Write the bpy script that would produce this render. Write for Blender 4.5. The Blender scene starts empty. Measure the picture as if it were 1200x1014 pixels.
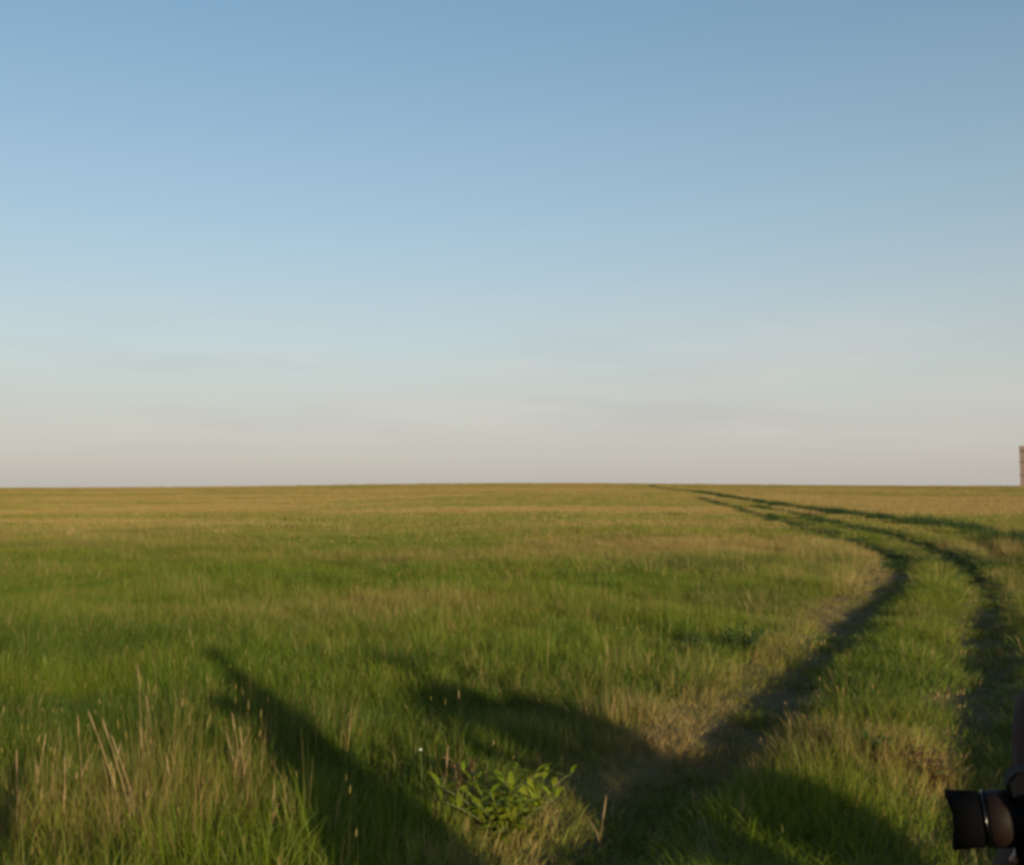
import bpy, bmesh, math, random
import numpy as np
from mathutils import Vector, Matrix

random.seed(7)
rng = np.random.default_rng(11)
SC = bpy.context.scene
COL = SC.collection

# ------------------------------------------------------------------ camera
W0, H0, FPX = 1200.0, 1014.0, 1287.0
CAM_H = 1.75
PITCH = math.atan((577 - 507) / FPX)
cam_d = bpy.data.cameras.new('camera')
cam = bpy.data.objects.new('camera', cam_d)
COL.objects.link(cam)
cam.location = (0, 0, CAM_H)
cam.rotation_euler = (math.pi / 2 + PITCH, 0, 0)
cam_d.sensor_width = 36.0
cam_d.lens = 36.0 * FPX / W0
cam_d.clip_start = 0.03
cam_d.clip_end = 12000
SC.camera = cam

# ------------------------------------------------------------------ sun and sky
SUN_SLOPE = 0.41
SUN_EL = math.radians(8.8)
_h = Vector((SUN_SLOPE, -1, 0)).normalized()
TO_SUN = Vector((_h.x * math.cos(SUN_EL), _h.y * math.cos(SUN_EL), math.sin(SUN_EL)))
sun_d = bpy.data.lights.new('sun', 'SUN')
sun = bpy.data.objects.new('sun', sun_d)
COL.objects.link(sun)
sun.location = TO_SUN * 60
sun.rotation_euler = TO_SUN.to_track_quat('Z', 'Y').to_euler()
sun_d.energy = 4.8
sun_d.angle = math.radians(0.8)
sun_d.color = (1.0, 0.83, 0.56)

world = bpy.data.worlds.new('World')
SC.world = world
world.use_nodes = True
wt = world.node_tree
wt.nodes.clear()
N = wt.nodes.new
sky = N('ShaderNodeTexSky')
sky.sky_type = 'NISHITA'
sky.sun_disc = False
sky.sun_elevation = SUN_EL
sky.sun_rotation = math.atan2(TO_SUN.x, TO_SUN.y)
sky.altitude = 150
sky.air_density = 1.0
sky.dust_density = 1.0
sky.ozone_density = 2.5
tc = N('ShaderNodeTexCoord')
sep = N('ShaderNodeSeparateXYZ')
wt.links.new(tc.outputs['Generated'], sep.inputs[0])
# thin high streaks of cloud in the lowest ten degrees, all the way round
mapn = N('ShaderNodeMapping')
mapn.inputs['Location'].default_value = (11.1, 3.9, 6.3)
mapn.inputs['Scale'].default_value = (2.2, 2.2, 15.0)
wt.links.new(tc.outputs['Generated'], mapn.inputs[0])
nz = N('ShaderNodeTexNoise')
nz.inputs['Scale'].default_value = 1.9
nz.inputs['Detail'].default_value = 5
nz.inputs['Roughness'].default_value = 0.5
wt.links.new(mapn.outputs[0], nz.inputs['Vector'])
cr = N('ShaderNodeMapRange')
cr.inputs[1].default_value, cr.inputs[2].default_value = 0.42, 0.72
wt.links.new(nz.outputs['Fac'], cr.inputs[0])
lo = N('ShaderNodeMapRange'); lo.interpolation_type = 'SMOOTHSTEP'
lo.inputs[1].default_value, lo.inputs[2].default_value = 0.015, 0.07
wt.links.new(sep.outputs['Z'], lo.inputs[0])
hi = N('ShaderNodeMapRange'); hi.interpolation_type = 'SMOOTHSTEP'
hi.inputs[1].default_value, hi.inputs[2].default_value = 0.19, 0.09
wt.links.new(sep.outputs['Z'], hi.inputs[0])
m1 = N('ShaderNodeMath'); m1.operation = 'MULTIPLY'
wt.links.new(lo.outputs[0], m1.inputs[0]); wt.links.new(hi.outputs[0], m1.inputs[1])
m2 = N('ShaderNodeMath'); m2.operation = 'MULTIPLY'
wt.links.new(m1.outputs[0], m2.inputs[0]); wt.links.new(cr.outputs[0], m2.inputs[1])
m3 = N('ShaderNodeMath'); m3.operation = 'MULTIPLY'
m3.inputs[1].default_value = 0.45
wt.links.new(m2.outputs[0], m3.inputs[0])
# thin veil of high haze that thickens towards the horizon
veil = N('ShaderNodeValToRGB')
for k_, (p_, v_) in enumerate(((0.0, 0.86), (0.06, 0.80), (0.13, 0.56), (0.25, 0.36), (0.40, 0.20), (0.8, 0.05))):
    e_ = veil.color_ramp.elements[k_] if k_ < 2 else veil.color_ramp.elements.new(p_)
    e_.position = p_; e_.color = (v_, v_, v_, 1)
wt.links.new(sep.outputs['Z'], veil.inputs[0])
tint = N('ShaderNodeValToRGB')
for k_, (p_, c_) in enumerate(((0.0, (0.276, 0.257, 0.242)), (0.06, (0.312, 0.290, 0.272)), (0.14, (0.332, 0.308, 0.264)), (0.4, (0.215, 0.300, 0.240)))):
    e_ = tint.color_ramp.elements[k_] if k_ < 2 else tint.color_ramp.elements.new(p_)
    e_.position = p_; e_.color = (*c_, 1)
wt.links.new(sep.outputs['Z'], tint.inputs[0])
ten = N('ShaderNodeVectorMath'); ten.operation = 'SCALE'; ten.inputs['Scale'].default_value = 10.0
wt.links.new(tint.outputs[0], ten.inputs[0])
m4 = N('ShaderNodeMath'); m4.operation = 'ADD'; m4.use_clamp = True
wt.links.new(veil.outputs[0], m4.inputs[0]); m4.inputs[1].default_value = 0.0
mx = N('ShaderNodeMix'); mx.data_type = 'RGBA'
wt.links.new(ten.outputs[0], mx.inputs[7])
wt.links.new(m4.outputs[0], mx.inputs[0])
wt.links.new(sky.outputs[0], mx.inputs[6])
# wisps of cloud: pale pink ones, and mauve ones where a second noise is high
nz2 = noise_w = N('ShaderNodeTexNoise'); nz2.inputs['Scale'].default_value = 1.3; nz2.inputs['Detail'].default_value = 3
wt.links.new(mapn.outputs[0], nz2.inputs['Vector'])
cr2 = N('ShaderNodeMapRange'); cr2.inputs[1].default_value, cr2.inputs[2].default_value = 0.45, 0.58
wt.links.new(nz2.outputs['Fac'], cr2.inputs[0])
wc = N('ShaderNodeMix'); wc.data_type = 'RGBA'
wc.inputs[6].default_value = (3.75, 3.40, 3.10, 1); wc.inputs[7].default_value = (2.65, 2.45, 2.50, 1)
wt.links.new(cr2.outputs[0], wc.inputs[0])
mxc = N('ShaderNodeMix'); mxc.data_type = 'RGBA'
wt.links.new(m3.outputs[0], mxc.inputs[0]); wt.links.new(mx.outputs[2], mxc.inputs[6]); wt.links.new(wc.outputs[2], mxc.inputs[7])
bg = N('ShaderNodeBackground')
SKY_STRENGTH = 0.14
bg.inputs['Strength'].default_value = SKY_STRENGTH
wt.links.new(mxc.outputs[2], bg.inputs['Color'])
wo = N('ShaderNodeOutputWorld')
wt.links.new(bg.outputs[0], wo.inputs['Surface'])

vs = SC.view_settings
vs.view_transform = 'Standard'
vs.look = 'None'
vs.exposure = 0.38
vs.gamma = 1.0
vs.use_curve_mapping = False
SC.cycles.pixel_filter_type = 'BLACKMAN_HARRIS'
SC.cycles.filter_width = 3.4          # the photograph is soft all over
SC.cycles.max_bounces = 4
SC.cycles.diffuse_bounces = 4
SC.cycles.transparent_max_bounces = 4
SC.cycles.use_denoising = True


# ------------------------------------------------------------------ helpers
def tag(o, label=None, cat=None, group=None, kind=None):
    for k, v in (('label', label), ('category', cat), ('group', group), ('kind', kind)):
        if v:
            o[k] = v
    return o


def link(name, me, mat=None, parent=None):
    o = bpy.data.objects.new(name, me)
    COL.objects.link(o)
    if mat is not None:
        me.materials.append(mat)
    if parent is not None:
        o.parent = parent
    return o


def empty(name, loc=(0, 0, 0), rz=0.0):
    o = bpy.data.objects.new(name, None)
    COL.objects.link(o)
    o.location = loc
    o.rotation_euler = (0, 0, rz)
    o.empty_display_size = 0.1
    return o


def mesh(name, v, f, smooth=False):
    me = bpy.data.meshes.new(name)
    me.from_pydata([tuple(map(float, p)) for p in v], [], [tuple(map(int, q)) for q in f])
    if smooth:
        me.polygons.foreach_set('use_smooth', [True] * len(me.polygons))
    me.update()
    return me


def principled(name, col, rough=0.8, metal=0.0, noise=None, bump=0.0, spec=0.3):
    m = bpy.data.materials.new(name)
    m.use_nodes = True
    nt = m.node_tree
    b = nt.nodes['Principled BSDF']
    b.inputs['Base Color'].default_value = (*col, 1)
    b.inputs['Roughness'].default_value = rough
    b.inputs['Metallic'].default_value = metal
    b.inputs['Specular IOR Level'].default_value = spec
    if noise:
        sc, c2 = noise
        t = nt.nodes.new('ShaderNodeTexCoord')
        n = nt.nodes.new('ShaderNodeTexNoise')
        n.inputs['Scale'].default_value = sc
        n.inputs['Detail'].default_value = 6
        nt.links.new(t.outputs['Object'], n.inputs['Vector'])
        mr = nt.nodes.new('ShaderNodeMapRange')
        mr.inputs[1].default_value, mr.inputs[2].default_value = 0.3, 0.7
        nt.links.new(n.outputs['Fac'], mr.inputs[0])
        mi = nt.nodes.new('ShaderNodeMix'); mi.data_type = 'RGBA'
        mi.inputs[6].default_value = (*col, 1)
        mi.inputs[7].default_value = (*c2, 1)
        nt.links.new(mr.outputs[0], mi.inputs[0])
        nt.links.new(mi.outputs[2], b.inputs['Base Color'])
        if bump:
            bp = nt.nodes.new('ShaderNodeBump')
            bp.inputs['Strength'].default_value = bump
            bp.inputs['Distance'].default_value = 0.01
            nt.links.new(n.outputs['Fac'], bp.inputs['Height'])
            nt.links.new(bp.outputs[0], b.inputs['Normal'])
    return m


_perm = rng.random((256, 256))


def vnoise(x, y, s, seed=0):
    """smooth value noise in 0..1, feature size s metres"""
    x = np.asarray(x, float) / s + seed * 17.31 + 1000
    y = np.asarray(y, float) / s + seed * 5.77 + 1000
    xi, yi = np.floor(x).astype(int), np.floor(y).astype(int)
    fx, fy = x - xi, y - yi
    fx, fy = fx * fx * (3 - 2 * fx), fy * fy * (3 - 2 * fy)
    g = lambda a, b: _perm[a % 256, b % 256]
    return (g(xi, yi) * (1 - fx) + g(xi + 1, yi) * fx) * (1 - fy) + (g(xi, yi + 1) * (1 - fx) + g(xi + 1, yi + 1) * fx) * fy


def fbm(x, y, s, seed=0, oct=3):
    t, a, n = 0, 1.0, 0
    for k in range(oct):
        t = t + a * vnoise(x, y, s / 2 ** k, seed + k * 3)
        n += a
        a *= 0.5
    return t / n


def sstep(a, b, x):
    t = np.clip((np.asarray(x, float) - a) / (b - a), 0, 1)
    return t * t * (3 - 2 * t)


# ------------------------------------------------------------------ terrain
CREST = 350.0


def relief(x, y):
    """long swell of the steppe: rises gently to a crest and falls away behind it"""
    x = np.asarray(x, float); y = np.asarray(y, float)
    yy = np.clip(y, 0, None)
    t = np.clip(x / np.maximum(yy, 1.0), -2, 2)
    amp = 2.95 + 1.6 * np.exp(-((t - 0.03) / 0.27) ** 2) + 0.55 * sstep(0.1, 0.5, t)
    up = (np.minimum(yy, CREST) / CREST) ** 1.6
    over = np.clip(yy - CREST, 0, None)
    return amp * up - (over / 90.0) ** 2 * np.exp(-over / 1500.0) - over * 0.02


def px2g(px, py, zc=0.0):
    """where the line of sight through a point of the photograph meets the ground"""
    u, v = (px - W0 / 2) / FPX, (H0 / 2 - py) / FPX
    c, s = math.cos(PITCH), math.sin(PITCH)
    d = (u, c - v * s, s + v * c)
    ys = np.concatenate([np.arange(2, 60, 0.02), np.arange(60, 420, 0.25)])
    t = ys / d[1]
    gap = CAM_H + d[2] * t - relief(d[0] * t, ys) - zc
    k = np.argmax(gap < 0) if (gap < 0).any() else int(np.argmin(gap))
    return d[0] * t[k], ys[k]


def smooth_line(pts, n=10):
    p = [np.array(q, float) for q in pts]
    p = [2 * p[0] - p[1]] + p + [2 * p[-1] - p[-2]]
    out = []
    for i in range(1, len(p) - 2):
        for k in range(n):
            t = k / n
            a, b, c, d = p[i - 1], p[i], p[i + 1], p[i + 2]
            out.append(0.5 * (2 * b + (c - a) * t + (2 * a - 5 * b + 4 * c - d) * t * t + (3 * b - a - 3 * c + d) * t ** 3))
    out.append(p[-2])
    return np.array(out)


left_px = [(715, 1010), (830, 900), (925, 812), (970, 765), (1010, 719), (1042, 694), (1054, 669), (1046, 655), (1000, 638), (937, 619), (885, 604), (850, 594), (815, 583)]
right_px = [(1165, 1010), (1160, 900), (1158, 812), (1156, 765), (1156, 732), (1158, 698), (1142, 673), (1108, 652), (1067, 636), (1017, 623), (967, 613), (925, 603), (880, 594)]
branch_px = [(1420, 740), (1300, 674), (1200, 638), (1158, 630), (1100, 619), (1025, 609), (967, 602), (917, 594), (867, 586), (815, 577), (765, 571)]
Lg = [px2g(*p) for p in left_px]
Rg = [px2g(*p) for p in right_px]
Bg = [px2g(*p) for p in branch_px]
LEFT = smooth_line([(-2.2, -9), (-0.55, 0)] + Lg)
RIGHT = smooth_line([(-0.2, -9), (1.25, 0)] + Rg)
BRANCH = smooth_line(Bg + [(Bg[-1][0] + 25, 460)])
# the branch's second wheel line, one gauge farther off
_t = np.gradient(BRANCH, axis=0); _t /= np.linalg.norm(_t, axis=1)[:, None]
_n = np.stack([-_t[:, 1], _t[:, 0]], 1); _n *= np.sign(_n[:, 1:2] + 1e-9)
BRANCH2 = BRANCH + _n * 1.6


def dist_to(line, x, y):
    x = np.asarray(x, float).ravel(); y = np.asarray(y, float).ravel()
    out = np.full(len(x), 1e9)
    a, b = line[:-1], line[1:]
    ab = b - a
    L2 = (ab ** 2).sum(1) + 1e-12
    lo_, hi_ = line.min(0) - 6, line.max(0) + 6
    idx = np.where((x > lo_[0]) & (x < hi_[0]) & (y > lo_[1]) & (y < hi_[1]))[0]
    for i in range(0, len(idx), 20000):
        j = idx[i:i + 20000]
        dx = x[j, None] - a[None, :, 0]; dy = y[j, None] - a[None, :, 1]
        t = np.clip((dx * ab[:, 0] + dy * ab[:, 1]) / L2, 0, 1)
        d = np.hypot(dx - t * ab[:, 0], dy - t * ab[:, 1])
        out[j] = d.min(1)
    return out


def track_fields(x, y):
    d1, d2 = dist_to(LEFT, x, y), dist_to(RIGHT, x, y)
    d3, d4 = dist_to(BRANCH, x, y), dist_to(BRANCH2, x, y)
    wob = 0.34 * (fbm(x, y, 1.1, 40) - 0.5)
    near = np.minimum(d1, d2) + wob.ravel()
    far = np.minimum(d3, d4) + wob.ravel()
    return near, far


def ground_z(x, y):
    shp = np.shape(x)
    x = np.asarray(x, float).ravel(); y = np.asarray(y, float).ravel()
    near, far = track_fields(x, y)
    d = np.minimum(near, far)
    fade = np.clip(1 - np.hypot(x, y) / 220.0, 0, 1)
    z = relief(x, y) + fade * (0.16 * (fbm(x, y, 5.0, 3) - 0.5) + 0.05 * (fbm(x, y, 0.9, 9, 2) - 0.5))
    z = z - 0.10 * (1 - sstep(0.10, 0.42, d)) + 0.05 * np.exp(-((d - 0.62) / 0.2) ** 2)
    return z.reshape(shp)


def gz(x, y):
    return float(ground_z(np.array([x]), np.array([y]))[0])


def axis(lo_dense, hi_dense, step, lo, hi, grow):
    a = list(np.arange(lo_dense, hi_dense + 1e-6, step))
    s = step
    while a[-1] < hi:
        s *= grow; a.append(a[-1] + s)
    s = step
    while a[0] > lo:
        s *= grow; a.insert(0, a[0] - s)
    return np.array(a)


xs = axis(-5, 16, 0.13, -5200, 5200, 1.09)
ys = axis(1.0, 42, 0.14, -3000, 6500, 1.06)
GX, GY = np.meshgrid(xs, ys)
GZ = ground_z(GX, GY)
nx_, ny_ = len(xs), len(ys)
vv = np.stack([GX.ravel(), GY.ravel(), GZ.ravel()], 1)
ii = np.arange(nx_ * ny_).reshape(ny_, nx_)
quads = np.stack([ii[:-1, :-1].ravel(), ii[:-1, 1:].ravel(), ii[1:, 1:].ravel(), ii[1:, :-1].ravel()], 1)
gme = bpy.data.meshes.new('ground')
gme.vertices.add(len(vv)); gme.vertices.foreach_set('co', vv.ravel())
gme.loops.add(quads.size); gme.loops.foreach_set('vertex_index', quads.ravel())
gme.polygons.add(len(quads)); gme.polygons.foreach_set('loop_start', np.arange(0, quads.size, 4))
gme.polygons.foreach_set('use_smooth', np.ones(len(quads), bool))
gme.update()
near_d, far_d = track_fields(vv[:, 0], vv[:, 1])
bare = np.clip(1 - sstep(0.22, 0.55, near_d), 0, 1) * (0.25 + 0.75 * sstep(5.0, 9.0, vv[:, 1])) * (0.35 + 0.65 * sstep(0.3, 0.6, fbm(vv[:, 0], vv[:, 1], 0.9, 44)))
bare = np.maximum(bare, np.exp(-((dist_to(LEFT, vv[:, 0], vv[:, 1]) - 0.50) / 0.26) ** 2) * sstep(5.5, 7.5, vv[:, 1]) * (1 - sstep(16, 26, vv[:, 1])) * (dist_to(RIGHT, vv[:, 0], vv[:, 1]) > 1.75) * 0.55 * sstep(0.40, 0.66, fbm(vv[:, 0], vv[:, 1], 0.8, 91)))
at_ = gme.attributes.new('bare', 'FLOAT', 'POINT')
at_.data.foreach_set('value', bare.astype(np.float32))

gm = bpy.data.materials.new('ground_thatch_and_soil')
gm.use_nodes = True
nt = gm.node_tree
b = nt.nodes['Principled BSDF']
b.inputs['Roughness'].default_value = 0.95
b.inputs['Specular IOR Level'].default_value = 0.1
g_ = nt.nodes.new('ShaderNodeNewGeometry')


def noise_node(nt, vec, scale, detail=6, rough=0.6):
    n = nt.nodes.new('ShaderNodeTexNoise')
    n.inputs['Scale'].default_value = scale
    n.inputs['Detail'].default_value = detail
    n.inputs['Roughness'].default_value = rough
    nt.links.new(vec, n.inputs['Vector'])
    return n


def mixc(nt, fac, a, b_):
    m = nt.nodes.new('ShaderNodeMix'); m.data_type = 'RGBA'
    for sock, val in ((m.inputs[0], fac), (m.inputs[6], a), (m.inputs[7], b_)):
        if hasattr(val, 'is_output'):
            nt.links.new(val, sock)
        elif isinstance(val, tuple):
            sock.default_value = (*val, 1)
        else:
            sock.default_value = val
    return m.outputs[2]


def rangen(nt, val, a, b_, c=0.0, d=1.0):
    m = nt.nodes.new('ShaderNodeMapRange')
    for i_, q in enumerate((a, b_, c, d)):
        m.inputs[i_ + 1].default_value = q
    nt.links.new(val, m.inputs[0])
    return m.outputs[0]


n1 = noise_node(nt, g_.outputs['Position'], 0.05, 5)
n2 = noise_node(nt, g_.outputs['Position'], 6.0, 8, 0.7)
thatch = mixc(nt, rangen(nt, n1.outputs['Fac'], 0.38, 0.62), (0.085, 0.095, 0.020), (0.22, 0.16, 0.065))
thatch = mixc(nt, rangen(nt, n2.outputs['Fac'], 0.3, 0.7), thatch, (0.06, 0.055, 0.022))
soil = mixc(nt, rangen(nt, n2.outputs['Fac'], 0.3, 0.75), (0.105, 0.074, 0.040), (0.20, 0.138, 0.072))
atn = nt.nodes.new('ShaderNodeAttribute'); atn.attribute_name = 'bare'
nt.links.new(mixc(nt, atn.outputs['Fac'], thatch, soil), b.inputs['Base Color'])
bp = nt.nodes.new('ShaderNodeBump'); bp.inputs['Strength'].default_value = 0.6; bp.inputs['Distance'].default_value = 0.04
nt.links.new(n2.outputs['Fac'], bp.inputs['Height']); nt.links.new(bp.outputs[0], b.inputs['Normal'])
ground = link('ground', gme, gm)
tag(ground, 'rolling steppe ground of thatch and bare soil under the grass', 'ground', kind='structure')


# ------------------------------------------------------------------ grass (nobody could count it)
def blade(base, h, lean, az, w, segs=3, curl=1.7, head=0.0, face=None):
    """one tapering curved blade as a ribbon; returns verts, faces, height fractions"""
    dx, dy = math.cos(az), math.sin(az)
    fa = az + math.pi / 2 if face is None else face
    wx, wy = math.cos(fa), math.sin(fa)
    v, t_, f = [], [], []
    for k in range(segs + 1):
        t = k / segs
        off = lean * t ** curl
        z = h * t * (1 - 0.28 * (lean / max(h, 1e-3)) * t)
        ww = w * (1 - t) ** 0.7 * 0.5
        if k == segs:
            v.append((base[0] + dx * off, base[1] + dy * off, z)); t_.append(1.0)
        else:
            for s in (-1, 1):
                v.append((base[0] + dx * off + s * wx * ww, base[1] + dy * off + s * wy * ww, z)); t_.append(t)
    for k in range(segs):
        a = 2 * k
        f.append((a, a + 1, a + 3, a + 2) if k < segs - 1 else (a, a + 1, a + 2))
    if head:
        n0 = len(v)
        tip = np.array(v[-1]); prev = np.array(v[-2])
        d = tip - prev; d /= np.linalg.norm(d)
        side = np.array((wx, wy, 0)); up = np.cross(d, side)
        for k, (q, r) in enumerate(((0, .002), (.35, .5), (.75, .4), (1, .05))):
            c = tip + d * head * q * 0.9 - d * head * 0.2
            for a_ in range(3):
                an = a_ * 2.094
                v.append(tuple(c + (side * math.cos(an) + up * math.sin(an)) * r * head * 0.12)); t_.append(1.0)
        for k in range(3):
            for a_ in range(3):
                p0 = n0 + 3 * k + a_; p1 = n0 + 3 * k + (a_ + 1) % 3
                f.append((p0, p1, p1 + 3, p0 + 3))
    return v, f, t_


def tuft(seed, n, rad, hmin, hmax, w, lean, dryfrac=0.1, heads=0.0, stalks=0):
    r = random.Random(seed)
    V, F, T, D = [], [], [], []
    for k in range(n + stalks):
        st = k >= n
        a, rr = r.uniform(0, 6.283), rad * math.sqrt(r.random())
        h = r.uniform(hmin, hmax) * (1 - 0.35 * rr / rad)
        l = h * lean * r.uniform(0.15, 1.1)
        az = a + r.gauss(0, 0.9)
        hd = 0.0
        dry = r.uniform(0.7, 1.0) if r.random() < dryfrac else r.uniform(0, 0.25)
        ww = w * r.uniform(0.7, 1.3)
        if st:
            h *= 1.35; l *= 0.35; ww *= 0.42; dry = r.uniform(0.55, 0.9); hd = r.uniform(0.03, 0.055) if r.random() < heads else 0
        v, f, t = blade((rr * math.cos(a), rr * math.sin(a)), h, l, az, ww, 3 if not st else 2, 1.9, hd, face=r.uniform(0, 3.14))
        o = len(V)
        V += v; T += t; D += [dry] * len(v)
        F += [tuple(q + o for q in fc) for fc in f]
    return V, F, T, D


PROTO = [
    tuft(1, 74, 0.17, 0.16, 0.31, 0.0054, 0.60, 0.05),
    tuft(2, 74, 0.19, 0.14, 0.29, 0.0060, 0.85, 0.07),
    tuft(3, 68, 0.16, 0.18, 0.38, 0.0050, 0.55, 0.08, 0.25, 2),
    tuft(4, 62, 0.17, 0.13, 0.27, 0.0070, 0.95, 0.04),
    tuft(5, 56, 0.15, 0.17, 0.38, 0.0046, 0.50, 0.36, 0.3, 4),
    tuft(6, 54, 0.18, 0.09, 0.20, 0.0070, 0.75, 0.25),
    tuft(7, 40, 0.16, 0.11, 0.24, 0.0140, 0.80, 0.03),      # broader herb leaves
    tuft(8, 190, 0.90, 0.20, 0.36, 0.0260, 0.30, 0.22),     # wide upright stands for the distance
    tuft(9, 190, 0.90, 0.18, 0.34, 0.0240, 0.30, 0.50),
]
NP = len(PROTO)

pts = []


def region(y0, y1, step, margin, xy, mid=False):
    ny = int((y1 - y0) / step)
    for j in range(ny):
        y = y0 + (j + 0.5) * step
        half = 0.56 * max(y, 0) + margin
        n = int(2 * half / step)
        x = -half + (np.arange(n) + rng.random(n)) * step
        yy = y + (rng.random(n) - 0.5) * step
        pts.append(np.stack([x, yy, np.full(n, xy)], 1))


region(-5, 9, 0.125, 5.5, 1.0)
region(9, 20, 0.15, 4.5, 1.12)
region(20, 56, 0.27, 5, 1.6)
region(34, 110, 0.74, 8, 1.0)
region(110, 250, 1.5, 15, 1.7)
region(250, 372, 2.0, 20, 2.4)
# lush growth standing along the far wheel lines
for line, y_lo, y_hi, dens in ((BRANCH, 22, 320, 2.6), (LEFT, 24, 140, 1.7), (RIGHT, 22, 130, 1.9)):
    for a_, b_ in zip(line[:-1], line[1:]):
        if y_lo < a_[1] < y_hi:
            m_ = max(1, int(np.hypot(*(b_ - a_)) * 7 * dens / (1 + a_[1] / 60)))
            t_ = rng.random(m_)[:, None]
            q_ = a_ + (b_ - a_) * t_ + rng.normal(0, 0.30 + 0.15 * (dens > 2), (m_, 2))
            pts.append(np.concatenate([q_, np.full((m_, 1), -min(1.2 + a_[1] / 60, 2.6))], 1))
P = np.concatenate(pts)
VERGE = P[:, 2] < 0
P[:, 2] = np.abs(P[:, 2])
x, y, xy = P[:, 0], P[:, 1], P[:, 2].copy()
near, far = track_fields(x, y)
r_ = np.hypot(x, y)

# colour fields: how dry, how lush
dry = 0.62 * fbm(x, y, 9, 21) + 0.38 * fbm(x, y * 1.0, 2.2, 25)
dry = sstep(0.48, 0.72, dry) * 0.36
big = fbm(x, y, 34, 31)
dry += sstep(14, 60, y) * (0.32 + 0.85 * sstep(0.40, 0.58, big)) + 0.28 * sstep(8, 20, y) * sstep(0.5, 0.62, fbm(x, y, 6, 33))
streak = fbm(x / 3.0, y, 13, 35)
dry += 0.30 * sstep(60, 200, y)
dry *= 1 - 0.75 * sstep(30, 60, y) * sstep(0.46, 0.64, streak)
dry += 0.35 * sstep(16, 34, y) * (1 - sstep(48, 80, y)) * (1 - sstep(0.34, 0.50, streak))
lush = sstep(0.54, 0.72, fbm(x, y, 3.0, 51)) * 0.42 * (1 - 0.6 * sstep(40, 90, y))
# ruts: dry trampled rim on the sunny side, lush dark growth along the far branch
left_d = dist_to(LEFT, x, y)
rimside = dist_to(RIGHT, x, y) > left_d + 1.2
rim = np.exp(-((near - 0.55) / 0.24) ** 2) * (y < 30) * np.where(rimside, 2.2, 0.35)
dry += 0.26 * rim * (0.4 + 1.2 * fbm(x, y, 0.8, 61))
side = np.exp(-(dist_to(BRANCH, x, y) / 0.5) ** 2)
side2 = 0.8 * np.exp(-(near / 0.5) ** 2) * sstep(16, 30, y)
verge = np.clip(side + side2, 0, 1)
dry *= 1 - 0.9 * verge
lush = np.clip(lush + verge, 0, 1)


def spot(px, py, rx, ry):
    cx, cy = px2g(px, py, 0.2)
    return np.exp(-((x - cx) / rx) ** 2 - ((y - cy) / ry) ** 2)


dry *= 1 - 0.5 * ((dist_to(RIGHT, x, y) < 1.7) & (left_d < 1.7))
dry += 0.7 * spot(1085, 880, 0.32, 0.9) + 0.5 * spot(545, 925, 0.12, 0.3) + 0.7 * spot(640, 990, 0.25, 0.35) + 0.6 * spot(880, 850, 0.5, 0.8)
dry += 0.5 * spot(120, 920, 0.7, 0.9)
for q in ((500, 650, 4, 2), (450, 700, 1.5, 2)):
    dry += 0.25 * spot(*q)
lush += 0.9 * spot(480, 765, 0.5, 0.35) + 0.8 * spot(730, 632, 1.4, 1.2) + 0.8 * spot(810, 757, 0.25, 0.35) + 0.9 * spot(872, 745, 0.4, 0.45) + 0.6 * spot(420, 655, 2.2, 1.2) + 0.5 * spot(835, 658, 1.2, 1.2)
dry = np.clip(dry, 0, 1.0); lush = np.clip(lush, 0, 1)

hgt = 0.50 + 1.05 * fbm(x, y, 1.7, 71, 2) + 1.15 * (fbm(x, y, 0.55, 73, 2) - 0.5)
hgt = np.maximum(hgt, 0.42)
hgt *= 1 - 0.30 * sstep(15, 60, y)
hgt *= 1 - 0.25 * sstep(60, 200, y)
hgt *= 1 + 0.12 * lush
hgt *= 1 - 0.45 * np.exp(-((near - 0.5) / 0.3) ** 2)
patch = sstep(0.3, 0.6, fbm(x, y, 0.7, 47, 2))
hgt *= 1 - 0.5 * np.exp(-((left_d - 0.5) / 0.24) ** 2) * rimside * (y > 5.5) * (y < 28) * patch
inrut = (1 - sstep(0.16, 0.46, near)) * (0.45 + 0.55 * patch)
hgt *= 1 - 0.62 * inrut * (0.35 + 0.65 * sstep(5, 9, y))
inrut2 = 1 - sstep(0.15, 0.4, far)
on_branch = VERGE & (dist_to(BRANCH, x, y) < 1.2)
hgt[VERGE] = rng.uniform(0.75, 1.25, VERGE.sum()) * (1 + 0.35 * sstep(34, 60, y[VERGE]))
hgt[on_branch] = (1 + 0.35 * (y[on_branch] < 75)) * rng.uniform(1.3, 2.0, on_branch.sum()) * (0.55 + 0.9 * fbm(x[on_branch], y[on_branch], 7, 95, 2)) * (1 - 0.35 * sstep(150, 300, y[on_branch]))
weedy = VERGE * np.clip(rng.normal(0.8, 0.2, len(x)), 0.3, 1.0)
lush[VERGE] = 1.0; dry[VERGE] = 0.0
hgt *= 1 + 0.5 * side * sstep(20, 60, y)
# middle strip between the wheels stays a little lower
keep = rng.random(len(x)) > np.clip(0.50 * inrut * (y < 60) * (0.2 + 0.8 * sstep(5, 9, y)) + 0.30 * patch * np.exp(-((left_d - 0.5) / 0.22) ** 2) * rimside * (y > 5.5) * (y < 28), 0, 0.95)
keep &= ~((np.minimum(near, dist_to(BRANCH, x, y)) < 0.85) & (y > 34) & (np.abs(xy - 1.6) > 0.01))
keep |= VERGE
# no blades through the people, who have trodden theirs down
for fx_, fy_ in ((0.893, 1.62), (-0.33, -0.75), (2.80, 0.85), (3.32, 0.95), (4.05, -0.2)):
    keep &= np.hypot(x - fx_, y - fy_) > 0.24
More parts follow.
